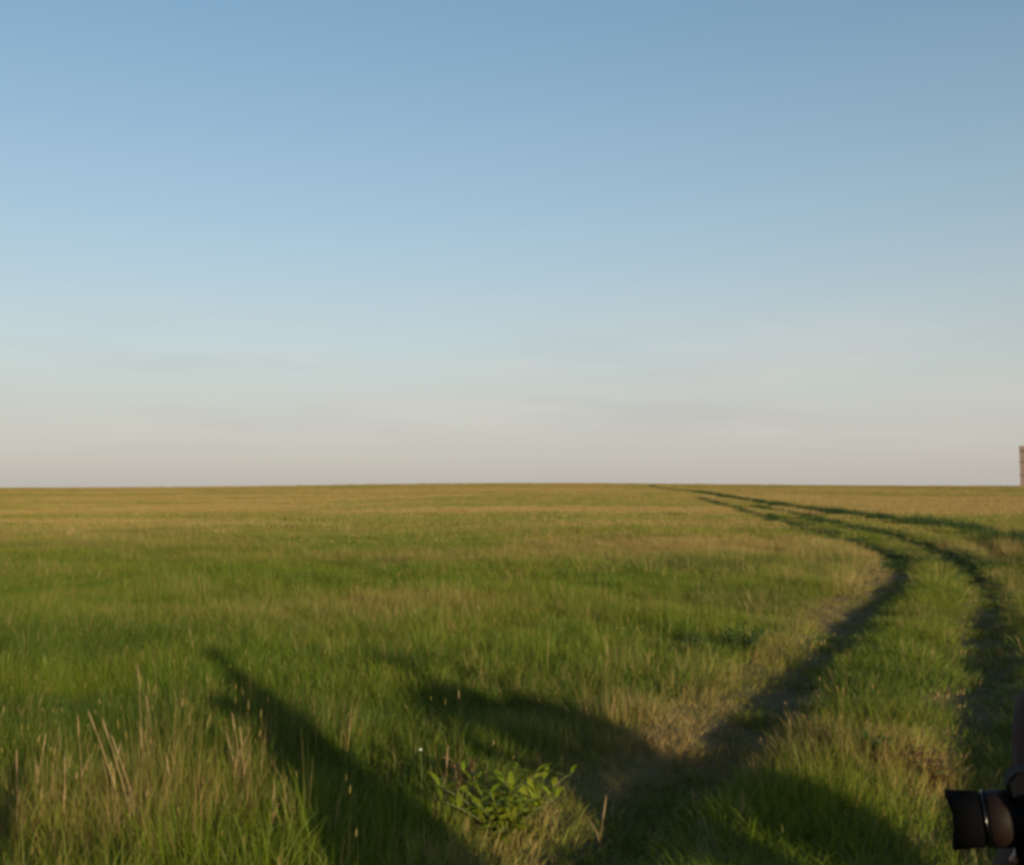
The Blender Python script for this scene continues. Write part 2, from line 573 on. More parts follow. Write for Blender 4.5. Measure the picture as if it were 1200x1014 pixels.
# nor hard up against the lens
keep &= ~((np.hypot(x, y) < 0.5))
x, y, xy, dry, lush, hgt, near, far, weedy = (a[keep] for a in (x, y, xy, dry, lush, hgt, near, far, weedy))
z = ground_z(x, y) - 0.01
n = len(x)
pick = rng.random(n)
idx = np.where(pick < 0.30, 0, np.where(pick < 0.55, 1, np.where(pick < 0.72, 2, np.where(pick < 0.86, 3, 6))))
idx = np.where(rng.random(n) < 0.03 + 0.45 * dry + 0.10 * (x < -1.2) * (y < 9), 4, idx)
idx = np.where(weedy > 0, np.where(rng.random(n) < 0.6, 6, 3), idx)
idx = np.where((weedy == 0) & (near < 0.40) & (y < 40), np.where(rng.random(n) < 0.8, 5, 3), idx)
farp = (np.abs(xy - 1.6) > 0.01) & (y > 33)
sz_far = np.where(farp, 0.62 + 0.38 * sstep(34, 62, y), np.where(y > 34, 1 - 0.45 * sstep(40, 56, y), 1.0))
idx = np.where(farp & (weedy == 0), np.where(rng.random(n) < 0.25 + 0.6 * dry, 8, 7), idx)
tone = np.clip(rng.normal(0.5, 0.25, n) * 0.6 + 0.4 * sstep(0.25, 0.75, fbm(x, y, 0.9, 81, 2)) + 0.5 * (fbm(x, y, 6, 83) - 0.45), 0, 1)
sz = hgt * np.clip(rng.normal(1.0, 0.2, n), 0.55, 1.7) * np.where(weedy > 0, 1.0, sz_far)
sxy = xy * rng.uniform(0.85, 1.2, n)
rot = np.zeros((n, 3)); rot[:, 2] = rng.uniform(0, 6.283, n)
rot[:, 0] = rng.normal(0, 0.06, n); rot[:, 1] = rng.normal(0, 0.06, n)

# one mesh: the points, and the seven tuft shapes that stand on them (attribute 'shape')
V = [np.stack([x, y, z], 1)]
F = []
shape = [np.full(n, -1)]
tipv, dryv = [np.zeros(n)], [np.zeros(n)]
off = n
for k, (v, f, t, d) in enumerate(PROTO):
    V.append(np.array(v)); shape.append(np.full(len(v), k)); tipv.append(np.array(t)); dryv.append(np.array(d))
    F += [tuple(q + off for q in fc) for fc in f]
    off += len(v)
V = np.concatenate(V)
gr = bpy.data.meshes.new('grass')
gr.from_pydata(V.tolist(), [], F)
tot = len(V)


def attr(me, name, typ, arr):
    a = me.attributes.new(name, typ, 'POINT')
    key = 'vector' if typ == 'FLOAT_VECTOR' else 'value'
    a.data.foreach_set(key, np.ascontiguousarray(arr, dtype=np.int32 if typ == 'INT' else np.float32).ravel())


def pad(a, fill=0.0):
    a = np.asarray(a)
    out = np.full((tot,) + a.shape[1:], fill, dtype=float)
    out[:n] = a
    return out


attr(gr, 'shape', 'INT', np.concatenate(shape))
attr(gr, 'tip', 'FLOAT', np.concatenate(tipv))
attr(gr, 'straw', 'FLOAT', np.concatenate(dryv))
attr(gr, 'pick', 'INT', pad(idx))
attr(gr, 'turn', 'FLOAT_VECTOR', pad(rot))
attr(gr, 'size', 'FLOAT_VECTOR', pad(np.stack([sxy, sxy, sz], 1), 1.0))
attr(gr, 'dryness', 'FLOAT', pad(dry))
attr(gr, 'lushness', 'FLOAT', pad(lush))
attr(gr, 'tone', 'FLOAT', pad(tone))
attr(gr, 'weedy', 'FLOAT', pad(weedy))

gg = bpy.data.materials.new('meadow_grass')
gg.use_nodes = True
nt = gg.node_tree
for q in list(nt.nodes):
    nt.nodes.remove(q)


def inst_attr(name, typ='INSTANCER'):
    a = nt.nodes.new('ShaderNodeAttribute'); a.attribute_type = typ; a.attribute_name = name
    return a.outputs['Fac']


GREEN_A, GREEN_B = (0.064, 0.122, 0.006), (0.142, 0.174, 0.009)
LUSH_C = (0.034, 0.070, 0.008)
STRAW = (0.385, 0.282, 0.102)
RUST = (0.305, 0.175, 0.068)
c = mixc(nt, inst_attr('tone'), GREEN_A, GREEN_B)
tipm = rangen(nt, inst_attr('tip', 'GEOMETRY'), 0.55, 1.0, 0.0, 0.30)
c = mixc(nt, tipm, c, (0.150, 0.158, 0.012))
c = mixc(nt, inst_attr('lushness'), c, LUSH_C)
mm = nt.nodes.new('ShaderNodeMath'); mm.operation = 'MULTIPLY_ADD'
nt.links.new(inst_attr('dryness'), mm.inputs[0]); mm.inputs[1].default_value = 0.55
nt.links.new(inst_attr('straw', 'GEOMETRY'), mm.inputs[2])
strawf = rangen(nt, mm.outputs[0], 0.20, 0.90, 0.0, 1.0)
sc_ = mixc(nt, inst_attr('tone'), STRAW, RUST)
c = mixc(nt, strawf, c, sc_)
c = mixc(nt, inst_attr('weedy'), c, (0.016, 0.042, 0.007))
df = nt.nodes.new('ShaderNodeBsdfPrincipled')
df.inputs['Roughness'].default_value = 0.55
df.inputs['Specular IOR Level'].default_value = 0.25
nt.links.new(c, df.inputs['Base Color'])
tr = nt.nodes.new('ShaderNodeBsdfTranslucent')
nt.links.new(c, tr.inputs['Color'])
mxs = nt.nodes.new('ShaderNodeMixShader'); mxs.inputs[0].default_value = 0.28
nt.links.new(df.outputs[0], mxs.inputs[1]); nt.links.new(tr.outputs[0], mxs.inputs[2])
out_ = nt.nodes.new('ShaderNodeOutputMaterial')
nt.links.new(mxs.outputs[0], out_.inputs['Surface'])

ng = bpy.data.node_groups.new('grass_scatter', 'GeometryNodeTree')
ng.interface.new_socket('Geometry', in_out='INPUT', socket_type='NodeSocketGeometry')
ng.interface.new_socket('Geometry', in_out='OUTPUT', socket_type='NodeSocketGeometry')
gi, go = ng.nodes.new('NodeGroupInput'), ng.nodes.new('NodeGroupOutput')


def named(nm, typ):
    q = ng.nodes.new('GeometryNodeInputNamedAttribute'); q.data_type = typ; q.inputs['Name'].default_value = nm
    return q.outputs['Attribute']


def only(k):
    cmp_ = ng.nodes.new('FunctionNodeCompare'); cmp_.data_type = 'INT'; cmp_.operation = 'EQUAL'
    ng.links.new(named('shape', 'INT'), cmp_.inputs[2]); cmp_.inputs[3].default_value = k
    sp = ng.nodes.new('GeometryNodeSeparateGeometry'); sp.domain = 'POINT'
    ng.links.new(gi.outputs[0], sp.inputs[0]); ng.links.new(cmp_.outputs[0], sp.inputs[1])
    return sp.outputs[0]


g2i = ng.nodes.new('GeometryNodeGeometryToInstance')
for k in reversed(range(NP)):
    ng.links.new(only(k), g2i.inputs[0])
iop = ng.nodes.new('GeometryNodeInstanceOnPoints')
ng.links.new(only(-1), iop.inputs['Points'])
ng.links.new(g2i.outputs[0], iop.inputs['Instance'])
iop.inputs['Pick Instance'].default_value = True
ng.links.new(named('pick', 'INT'), iop.inputs['Instance Index'])
ng.links.new(named('turn', 'FLOAT_VECTOR'), iop.inputs['Rotation'])
ng.links.new(named('size', 'FLOAT_VECTOR'), iop.inputs['Scale'])
ng.links.new(iop.outputs[0], go.inputs[0])
grass = link('grass', gr, gg)
md = grass.modifiers.new('scatter', 'NODES'); md.node_group = ng
tag(grass, 'knee-high green and straw meadow grass covering the whole field', 'grass', kind='stuff')


# ------------------------------------------------------------------ leafy weeds
def leaf_mat(name, a, b_):
    m = bpy.data.materials.new(name); m.use_nodes = True
    t = m.node_tree
    for q in list(t.nodes):
        t.nodes.remove(q)
    oi = t.nodes.new('ShaderNodeObjectInfo')
    col = mixc(t, oi.outputs['Random'], a, b_)
    d = t.nodes.new('ShaderNodeBsdfPrincipled'); d.inputs['Roughness'].default_value = 0.5
    d.inputs['Specular IOR Level'].default_value = 0.12
    t.links.new(col, d.inputs['Base Color'])
    s = t.nodes.new('ShaderNodeBsdfTranslucent'); t.links.new(col, s.inputs['Color'])
    mi = t.nodes.new('ShaderNodeMixShader'); mi.inputs[0].default_value = 0.3
    t.links.new(d.outputs[0], mi.inputs[1]); t.links.new(s.outputs[0], mi.inputs[2])
    o = t.nodes.new('ShaderNodeOutputMaterial'); t.links.new(mi.outputs[0], o.inputs['Surface'])
    return m


def leaf_mesh(name, length, width, lobes, droop):
    """lance leaf along +Y with a toothed edge, folded along the midrib"""
    v, f = [], []
    k = 9
    for i in range(k + 1):
        t = i / k
        w = width * math.sin(math.pi * min(1, t * 0.93 + 0.07)) ** 0.8 * (1 + lobes * (0.5 if i % 2 else -0.5)) * 0.5
        zz = droop * (0.45 * t - t * t)
        yy = length * t + (lobes * 0.04 * length if i % 2 else 0)
        v += [(-w, yy, zz + w * 0.35), (0, length * t, zz), (w, yy, zz + w * 0.35)]
    for i in range(k):
        a = 3 * i
        f += [(a, a + 1, a + 4, a + 3), (a + 1, a + 2, a + 5, a + 4)]
    return mesh(name, v, f, True)


def tube(points, radii, sides=6):
    v, f = [], []
    pp = [Vector(p) for p in points]
    for i, p in enumerate(pp):
        d = (pp[min(i + 1, len(pp) - 1)] - pp[max(i - 1, 0)]).normalized()
        s = d.orthogonal().normalized(); u = d.cross(s)
        for k in range(sides):
            a = 2 * math.pi * k / sides
            v.append(tuple(p + (s * math.cos(a) + u * math.sin(a)) * radii[i]))
    for i in range(len(pp) - 1):
        for k in range(sides):
            a = i * sides + k; b_ = i * sides + (k + 1) % sides
            f.append((a, b_, b_ + sides, a + sides))
    f.append(tuple(reversed(range(sides))))
    f.append(tuple(range((len(pp) - 1) * sides, len(pp) * sides)))
    return v, f


def weed(label, cat, px, py, height, stems, per, spread, lmesh, mat, smat, seed, group=None, scale=1.0, name='leafy_weed', mid=0.35):
    r = random.Random(seed)
    gx, gy = px2g(px, py)
    root = empty(name, (gx, gy, gz(gx, gy)), 0)
    tag(root, label, cat, group)
    for s in range(stems):
        az = 2 * math.pi * (s + r.random() * 0.6) / stems
        h = height * r.uniform(0.7, 1.05)
        sp = spread * r.uniform(0.5, 1.1)
        path = [(math.cos(az) * sp * t ** 1.5, math.sin(az) * sp * t ** 1.5, h * (t - 0.12 * t * t) - 0.02) for t in (0, 0.25, 0.5, 0.75, 1.0)]
        v, f = tube(path, [0.0055, 0.005, 0.004, 0.003, 0.0015], 5)
        link('stem', mesh('stem', v, f, True), smat, root)
        for k in range(per):
            t = 0.18 + 0.82 * (k + 0.5) / per
            i = min(3, int(t * 4)); q = t * 4 - i
            p = [path[i][j] * (1 - q) + path[i + 1][j] * q for j in range(3)]
            o = link('leaf', lmesh, None, root)
            o.location = p
            la = k * 2.4 + az + r.uniform(-0.3, 0.3)
            o.rotation_euler = (r.uniform(0.05, 0.75) + 0.35 * t, r.uniform(-0.3, 0.3), la)
            sc = scale * r.uniform(0.7, 1.15) * (1.05 - 0.55 * max(0, t - mid))
            o.scale = (sc, sc, sc)
    return root


stem_g = principled('weed_stem', (0.09, 0.115, 0.03), 0.6)
m_weed = leaf_mat('weed_leaf', (0.125, 0.175, 0.010), (0.19, 0.21, 0.018))
m_dark = leaf_mat('dark_weed_leaf', (0.030, 0.062, 0.016), (0.055, 0.09, 0.022))
m_rust = leaf_mat('rusty_weed_leaf', (0.16, 0.085, 0.035), (0.22, 0.13, 0.05))
lm1 = leaf_mesh('leaf', 0.145, 0.048, 0.45, 0.05); lm1.materials.append(m_weed)
lm2 = leaf_mesh('leaf', 0.105, 0.05, 0.15, 0.04); lm2.materials.append(m_dark)
lm3 = leaf_mesh('leaf', 0.10, 0.03, 0.2, 0.05); lm3.materials.append(m_rust)
weed('bright green weed with narrow toothed leaves between the two long shadows', 'weed', 592, 992, 0.43, 16, 13, 0.36, lm1, m_weed, stem_g, 5, scale=0.85)
weed('broad dark green weed clump on the sunny bank above the wheel rut', 'weed', 872, 775, 0.40, 16, 13, 0.30, lm2, m_dark, stem_g, 8, scale=0.75)
weed('narrow dark green weed clump beside a broader one in the meadow', 'weed', 810, 780, 0.40, 10, 12, 0.15, lm2, m_dark, stem_g, 9, scale=0.75)
weed('small dark weed alone on the grass strip between the wheel ruts', 'weed', 1030, 905, 0.24, 5, 10, 0.10, lm2, m_dark, stem_g, 10, scale=0.8)
weed('rust brown withered weed at the edge of the dark wheel rut', 'weed', 1092, 920, 0.30, 7, 12, 0.16, lm3, m_rust, stem_g, 12)
weed('reddish withered weed next to the bright green toothed weed', 'weed', 542, 950, 0.36, 5, 11, 0.08, lm3, m_rust, stem_g, 13)

# small white flower above the shadow
fx_, fy_ = px2g(493, 878, 0.40)
fl = empty('white_flower', (fx_, fy_, gz(fx_, fy_)))
tag(fl, 'tiny white flower on a thin stem left of the green weed'.replace(' left of', ' near'), 'flower')
v, f = tube([(0, 0, -0.02), (0.01, 0, 0.2), (0, 0.005, 0.41)], [0.002, 0.0018, 0.0015], 5)
link('stem', mesh('stem', v, f), stem_g, fl)
m_pet = principled('petal_white', (0.75, 0.74, 0.66), 0.6)
pv, pf = [(0, 0, 0)], []
pet = mesh('petal', [(0, 0, 0), (-0.004, 0.007, 0.002), (0, 0.013, 0.004), (0.004, 0.007, 0.002), (0, 0.007, -0.001)], [(0, 3, 2, 1), (0, 1, 4), (1, 2, 4), (2, 3, 4), (3, 0, 4)])
pet.materials.append(m_pet)
for k in range(6):
    o = link('petal', pet, None, fl); o.location = (0, 0.005, 0.41); o.rotation_euler = (0.5, 0, k * math.pi / 3)

# ------------------------------------------------------------------ dry stalks standing above the grass
m_straw = principled('dry_straw', (0.27, 0.19, 0.085), 0.8, noise=(30, (0.20, 0.125, 0.055)))
m_head = principled('dry_seed_head', (0.26, 0.18, 0.09), 0.9, noise=(60, (0.18, 0.12, 0.06)))


def stalk(px, py, top_px, top_py, seed, label, group=None, heads=True, thick=1.0):
    r = random.Random(seed)
    gx, gy = px2g(px, py)
    k = gy / FPX
    dx, h = (top_px - px) * k, (py - top_py) * k
    root = empty('dry_stalk', (gx, gy, gz(gx, gy)))
    tag(root, label, 'stalk', group)
    dy = r.uniform(-0.06, 0.06)
    path = [(dx * t ** 1.4, dy * t ** 1.4, h * t - 0.02) for t in (0, 0.3, 0.6, 0.85, 1)]
    rr = 0.0021 * thick
    v, f = tube(path, [rr, rr, rr * 0.85, rr * 0.65, rr * 0.4], 5)
    link('stem', mesh('stem', v, f, True), m_straw, root)
    if heads:
        d = (Vector(path[-1]) - Vector(path[-2])).normalized()
        p = Vector(path[-1])
        v, f = tube([p - d * 0.03, p, p + d * 0.035, p + d * 0.075, p + d * 0.10], [0.0015, 0.0034, 0.0038, 0.0026, 0.0006], 6)
        hd = link('seed_head', mesh('seed_head', v, f, True), m_head, root)
    for q in range(2):
        t = r.uniform(0.25, 0.6)
        b0 = (path[2][0] * t / 0.6, path[2][1] * t / 0.6, h * t)
        vv_, ff_, _ = blade((0, 0), 0.16, 0.10, r.uniform(0, 6.28), 0.008)
        o = link('blade', mesh('blade', vv_, ff_), m_straw, root); o.location = b0
    return root


G1 = 'dry stalks standing in the meadow'
S1 = 'tall thin dry straw stalk standing upright in the green grass'
for i, (a, b_, c_, d_) in enumerate([(168, 935, 163, 795), (180, 900, 172, 830), (98, 960, 94, 855), (128, 940, 132, 890), (40, 950, 44, 880), (75, 985, 70, 905), (228, 780, 222, 745), (374, 735, 372, 712), (318, 1000, 322, 930), (205, 985, 198, 900), (20, 1000, 12, 905), (700, 985, 708, 925), (868, 1005, 870, 958), (520, 975, 524, 888)]):
    stalk(a, b_, c_, d_, 100 + i, S1, G1)
for i, (a, b_, c_, d_) in enumerate([(158, 985, 122, 862), (168, 990, 136, 880), (146, 975, 108, 850)]):
    stalk(a, b_, c_, d_, 140 + i, 'thick dry straw stalk leaning over in a slanting trio', 'slanting dry stalks', thick=1.7)
for i, (a, b_, c_, d_) in enumerate([(286, 935, 272, 850), (288, 940, 281, 866), (284, 938, 266, 872)]):
    stalk(a, b_, c_, d_, 150 + i, 'pale bleached stalk at the edge of the long shadow of the person with the camera', 'bleached stalks by the shadow', thick=1.6)

# ------------------------------------------------------------------ brick tower on the crest
m_brick = principled('tower_brick', (0.20, 0.14, 0.125), 0.9, noise=(1.3, (0.16, 0.112, 0.10)))
m_ledge = principled('tower_ledge', (0.11, 0.095, 0.09), 0.9, noise=(2.0, (0.08, 0.07, 0.07)))
m_glass = principled('tower_glass', (0.03, 0.035, 0.04), 0.2, spec=0.5)
TY = 338.0
TW = 6.0
tx = (1195.5 - 600) / FPX * TY + TW / 2 * 0.9 + 0.6
tz = gz(tx, TY) - 0.1
TH = (577 - 523) / FPX * TY + CAM_H - tz
tower = empty('brick_tower', (tx, TY, tz), math.radians(-27))
tag(tower, 'square brick tower with dark ledges standing on the horizon', 'tower')


def box(x0, x1, y0, y1, z0, z1, bev=0.0):
    bm = bmesh.new()
    bmesh.ops.create_cube(bm, size=1.0)
    for q in bm.verts:
        q.co = (x0 + (q.co.x + .5) * (x1 - x0), y0 + (q.co.y + .5) * (y1 - y0), z0 + (q.co.z + .5) * (z1 - z0))
    if bev:
        bmesh.ops.bevel(bm, geom=bm.edges[:], offset=bev, segments=2, affect='EDGES')
    me = bpy.data.meshes.new('box'); bm.to_mesh(me); bm.free()
    return me


h2 = TW / 2
link('shaft', box(-h2, h2, -h2, h2, 0, TH - 0.7), m_brick, tower)
link('parapet', box(-h2 - .12, h2 + .12, -h2 - .12, h2 + .12, TH - 0.7, TH, 0.05), m_brick, tower)
for zz, th in ((TH - 2.0, 0.75), (TH - 5.3, 0.55), (TH - 9.3, 0.6)):
    link('ledge', box(-h2 - .08, h2 + .08, -h2 - .08, h2 + .08, zz, zz + th, 0.03), m_ledge, tower)
for zz in (TH - 4.2, TH - 8.0, TH - 11.6):
    for xx in (-1.1, 1.1):
        w = link('window', box(xx - .5, xx + .5, -h2 - .05, -h2 + .1, zz, zz + 1.5), m_ledge, tower)
        link('pane', box(xx - .4, xx + .4, -h2 - .07, -h2 - .03, zz + .1, zz + 1.4), m_glass, w)


# ------------------------------------------------------------------ people: one continuous body each
def capsule(p, q, r1, r2, seg=14, rings=5):
    p, q = np.array(p, float), np.array(q, float)
    d = q - p; L = np.linalg.norm(d)
    d = d / L if L > 1e-9 else np.array((0, 0, 1.0))
    s = np.cross(d, (0, 0, 1.0) if abs(d[2]) < .9 else (1.0, 0, 0)); s /= np.linalg.norm(s); u = np.cross(d, s)
    prof = [(-r1 * math.cos(a), r1 * math.sin(a), 0) for a in np.linspace(0.0, math.pi / 2, rings)]
    prof += [(r2 * math.sin(a), r2 * math.cos(a), 1) for a in np.linspace(0.0, math.pi / 2, rings)]
    v, f = [], []
    for h, r, e in prof:
        c = (q if e else p) + d * h
        r = max(r, 1e-4)
        for k in range(seg):
            a = 2 * math.pi * k / seg
            v.append(c + (s * math.cos(a) + u * math.sin(a)) * r)
    for i in range(len(prof) - 1):
        for k in range(seg):
            a = i * seg + k; b_ = i * seg + (k + 1) % seg
            f.append((a, b_, b_ + seg, a + seg))
    f.append(tuple(reversed(range(seg)))); f.append(tuple(range((len(prof) - 1) * seg, len(prof) * seg)))
    return v, f


SKIN, TOP, LEGS, SHOE = 0, 1, 2, 3


def lerp(a, b_, t):
    return tuple(a[i] + (b_[i] - a[i]) * t for i in range(3))


def hand_prims(wrist, direction, palm, curl, thumb_side, out):
    """palm, four unequal fingers and a thumb; direction = along the hand, palm = palm normal"""
    d = Vector(direction).normalized(); pn = Vector(palm).normalized()
    pn = (pn - d * pn.dot(d)).normalized()
    sd = d.cross(pn).normalized() * thumb_side
    w = Vector(wrist)
    for k in (-1, 0, 1):
        out.append((w + d * 0.01 + sd * 0.014 * k, w + d * 0.085 + sd * 0.024 * k, 0.016, 0.0135, SKIN))
    for k, (o_, L) in enumerate(((1.5, 0.070), (0.5, 0.080), (-0.5, 0.074), (-1.5, 0.058))):
        p = w + d * 0.088 + sd * 0.0195 * o_
        a = 0.0
        for j, q in enumerate((0.45, 0.32, 0.23)):
            a += curl * (0.7, 1.0, 0.7)[j]
            e = p + (d * math.cos(a) + pn * math.sin(a)) * L * q
            out.append((p, e, 0.0092 - j * 0.0008, 0.0086 - j * 0.0009, SKIN)); p = e
    p = w + d * 0.028 + sd * 0.026
    e = p + (sd * 0.75 + d * 0.6 + pn * 0.25).normalized() * 0.040
    out.append((p, e, 0.0125, 0.0105, SKIN))
    e2 = e + (sd * 0.2 + d * 0.9 + pn * (0.2 + 0.4 * curl)).normalized() * 0.032
    out.append((e, e2, 0.0102, 0.0085, SKIN))


def person(label, group, loc, facing, mats, arms, height=1.75, voxel=0.011, name='person', look=0.0, hair=None, stance=0.0, coat=False, girth=1.0):
    """arms: {+1: (elbow, wrist, hand dir, palm normal, curl)} in body space; body faces +Y, right is +X"""
    pr = []
    for s in (-1, 1):
        hip, knee, ank = (0.09 * s, 0, 0.93), (0.105 * s, 0.02 + stance * s * 0.04, 0.50), (0.12 * s, -0.02 + stance * s * 0.06, 0.085)
        pr += [(hip, knee, 0.096 * girth, 0.064, LEGS), (knee, ank, 0.064, 0.050, LEGS), (lerp(knee, ank, .2), lerp(knee, ank, .5), 0.062, 0.056, LEGS)]
        y0 = ank[1]
        pr += [((0.12 * s, y0 - 0.045, 0.045), (0.125 * s, y0 + 0.09, 0.042), 0.043, 0.043, SHOE), ((0.125 * s, y0 + 0.09, 0.040), (0.13 * s, y0 + 0.165, 0.034), 0.042, 0.034, SHOE), (ank, (0.12 * s, y0 - 0.03, 0.05), 0.048, 0.046, SHOE)]
        pr += [((0.075 * s, 0, 0.90), (0.085 * s, 0, 1.02), 0.098 * girth, 0.092 * girth, LEGS)]
        pr += [((0.080 * s, 0.005, 1.00), (0.085 * s, 0.01, 1.16), 0.100 * girth, 0.098 * girth, TOP), ((0.085 * s, 0.01, 1.16), (0.105 * s, 0.0, 1.34), 0.100 * girth, 0.098 * girth, TOP)]
        if coat:
            pr += [((0.07 * s, 0.05 * e, 1.14), (0.20 * s, 0.20 * e, 0.58), 0.10, 0.12, TOP) for e in (-1, 0, 1)]
        sh = (0.185 * s, -0.01, 1.425)
        pr += [((0.10 * s, 0, 1.36), sh, 0.082, 0.062, TOP), ((0.04 * s, -0.01, 1.46), sh, 0.052, 0.052, TOP)]
        el, wr, hd, pn, curl = arms[s]
        pr += [(sh, el, 0.062, 0.049, TOP), (el, wr, 0.048, 0.036, TOP)]
        w2 = lerp(wr, el, -0.10)
        pr += [(wr, w2, 0.029, 0.027, SKIN)]
        hand_prims(wr, hd, pn, curl, -s, pr)
    pr += [((0, 0.0, 1.20), (0, 0.02, 1.36), 0.105 * girth, 0.105, TOP), ((0, -0.01, 1.40), (0, -0.005, 1.475), 0.075, 0.062, TOP)]
    cl, sl = math.cos(look), math.sin(look)

    def hp(x_, y_, z_):
        return (x_ * cl - y_ * sl, x_ * sl + y_ * cl + 0.015, z_)
    pr += [((0, -0.01, 1.44), hp(0, 0.0, 1.57), 0.058, 0.055, SKIN)]
    pr += [(hp(0, -0.022, 1.655), hp(0, 0.018, 1.665), 0.083, 0.080, SKIN), (hp(0, 0.03, 1.60), hp(0, 0.045, 1.66), 0.062, 0.062, SKIN),
           (hp(0, 0.04, 1.555), hp(0, 0.068, 1.548), 0.045, 0.030, SKIN), (hp(-.022, 0.05, 1.575), hp(.022, 0.05, 1.575), 0.046, 0.046, SKIN),
           (hp(0, 0.098, 1.635), hp(0, 0.118, 1.602), 0.010, 0.014, SKIN), (hp(-.030, 0.086, 1.652), hp(.030, 0.086, 1.652), 0.018, 0.018, SKIN),
           (hp(-.016, 0.090, 1.576), hp(.016, 0.090, 1.576), 0.010, 0.010, SKIN), (hp(-.016, 0.088, 1.563), hp(.016, 0.088, 1.563), 0.011, 0.011, SKIN)]
    for s in (-1, 1):
        pr += [(hp(.080 * s, -0.012, 1.63), hp(.088 * s, -0.02, 1.665), 0.013, 0.016, SKIN)]
    V, F = [], []
    for p, q, r1, r2, m in pr:
        v, f = capsule(p, q, r1, r2)
        o = len(V); V += v; F += [tuple(k + o for k in fc) for fc in f]
    me = mesh('body_raw', V, F)
    ob = bpy.data.objects.new('raw', me); COL.objects.link(ob)
    rm = ob.modifiers.new('r', 'REMESH'); rm.mode = 'VOXEL'; rm.voxel_size = voxel; rm.use_smooth_shade = True
    sm = ob.modifiers.new('s', 'SMOOTH'); sm.factor = 0.5; sm.iterations = 3
    dg = bpy.context.evaluated_depsgraph_get()
    body = bpy.data.meshes.new_from_object(ob.evaluated_get(dg))
    bpy.data.objects.remove(ob); bpy.data.meshes.remove(me)
    body.name = 'body'
    # faces take the cloth or skin of the shape they grew from
    cnt = np.zeros(len(body.polygons) * 3); body.polygons.foreach_get('center', cnt); cnt = cnt.reshape(-1, 3)
    best = np.full(len(cnt), 1e9); mi = np.zeros(len(cnt), int)
    for p, q, r1, r2, m in pr:
        p, q = np.array(p), np.array(q); d = q - p
        t = np.clip(((cnt - p) @ d) / (d @ d + 1e-12), 0, 1)
        ds = np.linalg.norm(cnt - p - t[:, None] * d, axis=1) - (r1 + (r2 - r1) * t)
        w = ds < best; best[w] = ds[w]; mi[w] = m
    body.materials.clear()
    for m in mats[:4]:
        body.materials.append(m)
    body.polygons.foreach_set('material_index', mi.astype(np.int32))
    body.polygons.foreach_set('use_smooth', np.ones(len(cnt), bool))
    body.update()
    k = height / 1.75
    z0 = gz(loc[0], loc[1])
    root = empty(name, (loc[0], loc[1], z0), facing)
    root.scale = (k, k, k)
    tag(root, label, 'person', group)
    link('body', body, None, root)
    # hair: a cap of short tousled hair over the skull
    hv, hf = [], []
    R, S_ = 26, 14
    for i in range(S_ + 1):
        ph = i / S_ * 1.9
        for j in range(R):
            th = 2 * math.pi * j / R
            front = math.sin(th)
            lim = 1.9 - 0.85 * max(0, front) ** 0.7
            p_ = min(ph, lim)
            rad = 0.097 + 0.006 * math.sin(7 * th + 3 * ph) + 0.004 * math.sin(13 * th - 5 * ph)
            hv.append(hp(rad * math.sin(p_) * math.cos(th) * 0.97, rad * math.sin(p_) * math.sin(th) * 1.10 - 0.008, 1.662 + rad * math.cos(p_) * 1.02))
    for i in range(S_):
        for j in range(R):
            a = i * R + j; b_ = i * R + (j + 1) % R
            hf.append((a, b_, b_ + R, a + R))
    link('hair', mesh('hair', hv, hf, True), hair or mats[4], root)
    for s in (-1, 1):
        bm = bmesh.new(); bmesh.ops.create_uvsphere(bm, u_segments=10, v_segments=8, radius=0.0115)
        em = bpy.data.meshes.new('eye'); bm.to_mesh(em); bm.free()
        e = link('eye', em, mats[5], root); e.location = hp(.031 * s, 0.0935, 1.634)
    return root


skin = principled('skin', (0.42, 0.25, 0.17), 0.55, noise=(25, (0.38, 0.21, 0.14)))
eye_m = principled('eye', (0.12, 0.10, 0.08), 0.2, spec=0.5)
hair_m = principled('brown_hair', (0.05, 0.033, 0.022), 0.7, noise=(90, (0.03, 0.02, 0.014)), bump=0.6)
jacket = principled('dark_mauve_jacket', (0.060, 0.032, 0.026), 0.9, noise=(45, (0.048, 0.026, 0.021)), bump=0.35)
denim = principled('denim', (0.045, 0.06, 0.10), 0.85, noise=(60, (0.035, 0.047, 0.08)), bump=0.3)
boots = principled('boots', (0.03, 0.026, 0.022), 0.6)
shirt_g = principled('grey_shirt', (0.22, 0.22, 0.21), 0.85, noise=(40, (0.18, 0.18, 0.17)), bump=0.3)
shirt_b = principled('blue_shirt', (0.08, 0.13, 0.22), 0.85, noise=(40, (0.06, 0.10, 0.18)), bump=0.3)
khaki = principled('khaki_trousers', (0.20, 0.165, 0.10), 0.85, noise=(40, (0.17, 0.14, 0.085)), bump=0.3)
shirt_w = principled('pale_shirt', (0.42, 0.40, 0.36), 0.85, noise=(40, (0.36, 0.34, 0.31)), bump=0.3)

CAM_BODY = (0.668, 1.42, 1.337)      # the black camera's mount, in the world
PX, PY = 0.893, 1.62                 # where its holder stands
FACE = math.radians(90)              # faces -X


def w2b(p, loc, facing, k=1.0):
    """world point to body space"""
    dx, dy = p[0] - loc[0], p[1] - loc[1]
    c_, s_ = math.cos(-facing), math.sin(-facing)
    return ((dx * c_ - dy * s_) / k, (dx * s_ + dy * c_) / k, (p[2] - gz(*loc)) / k)


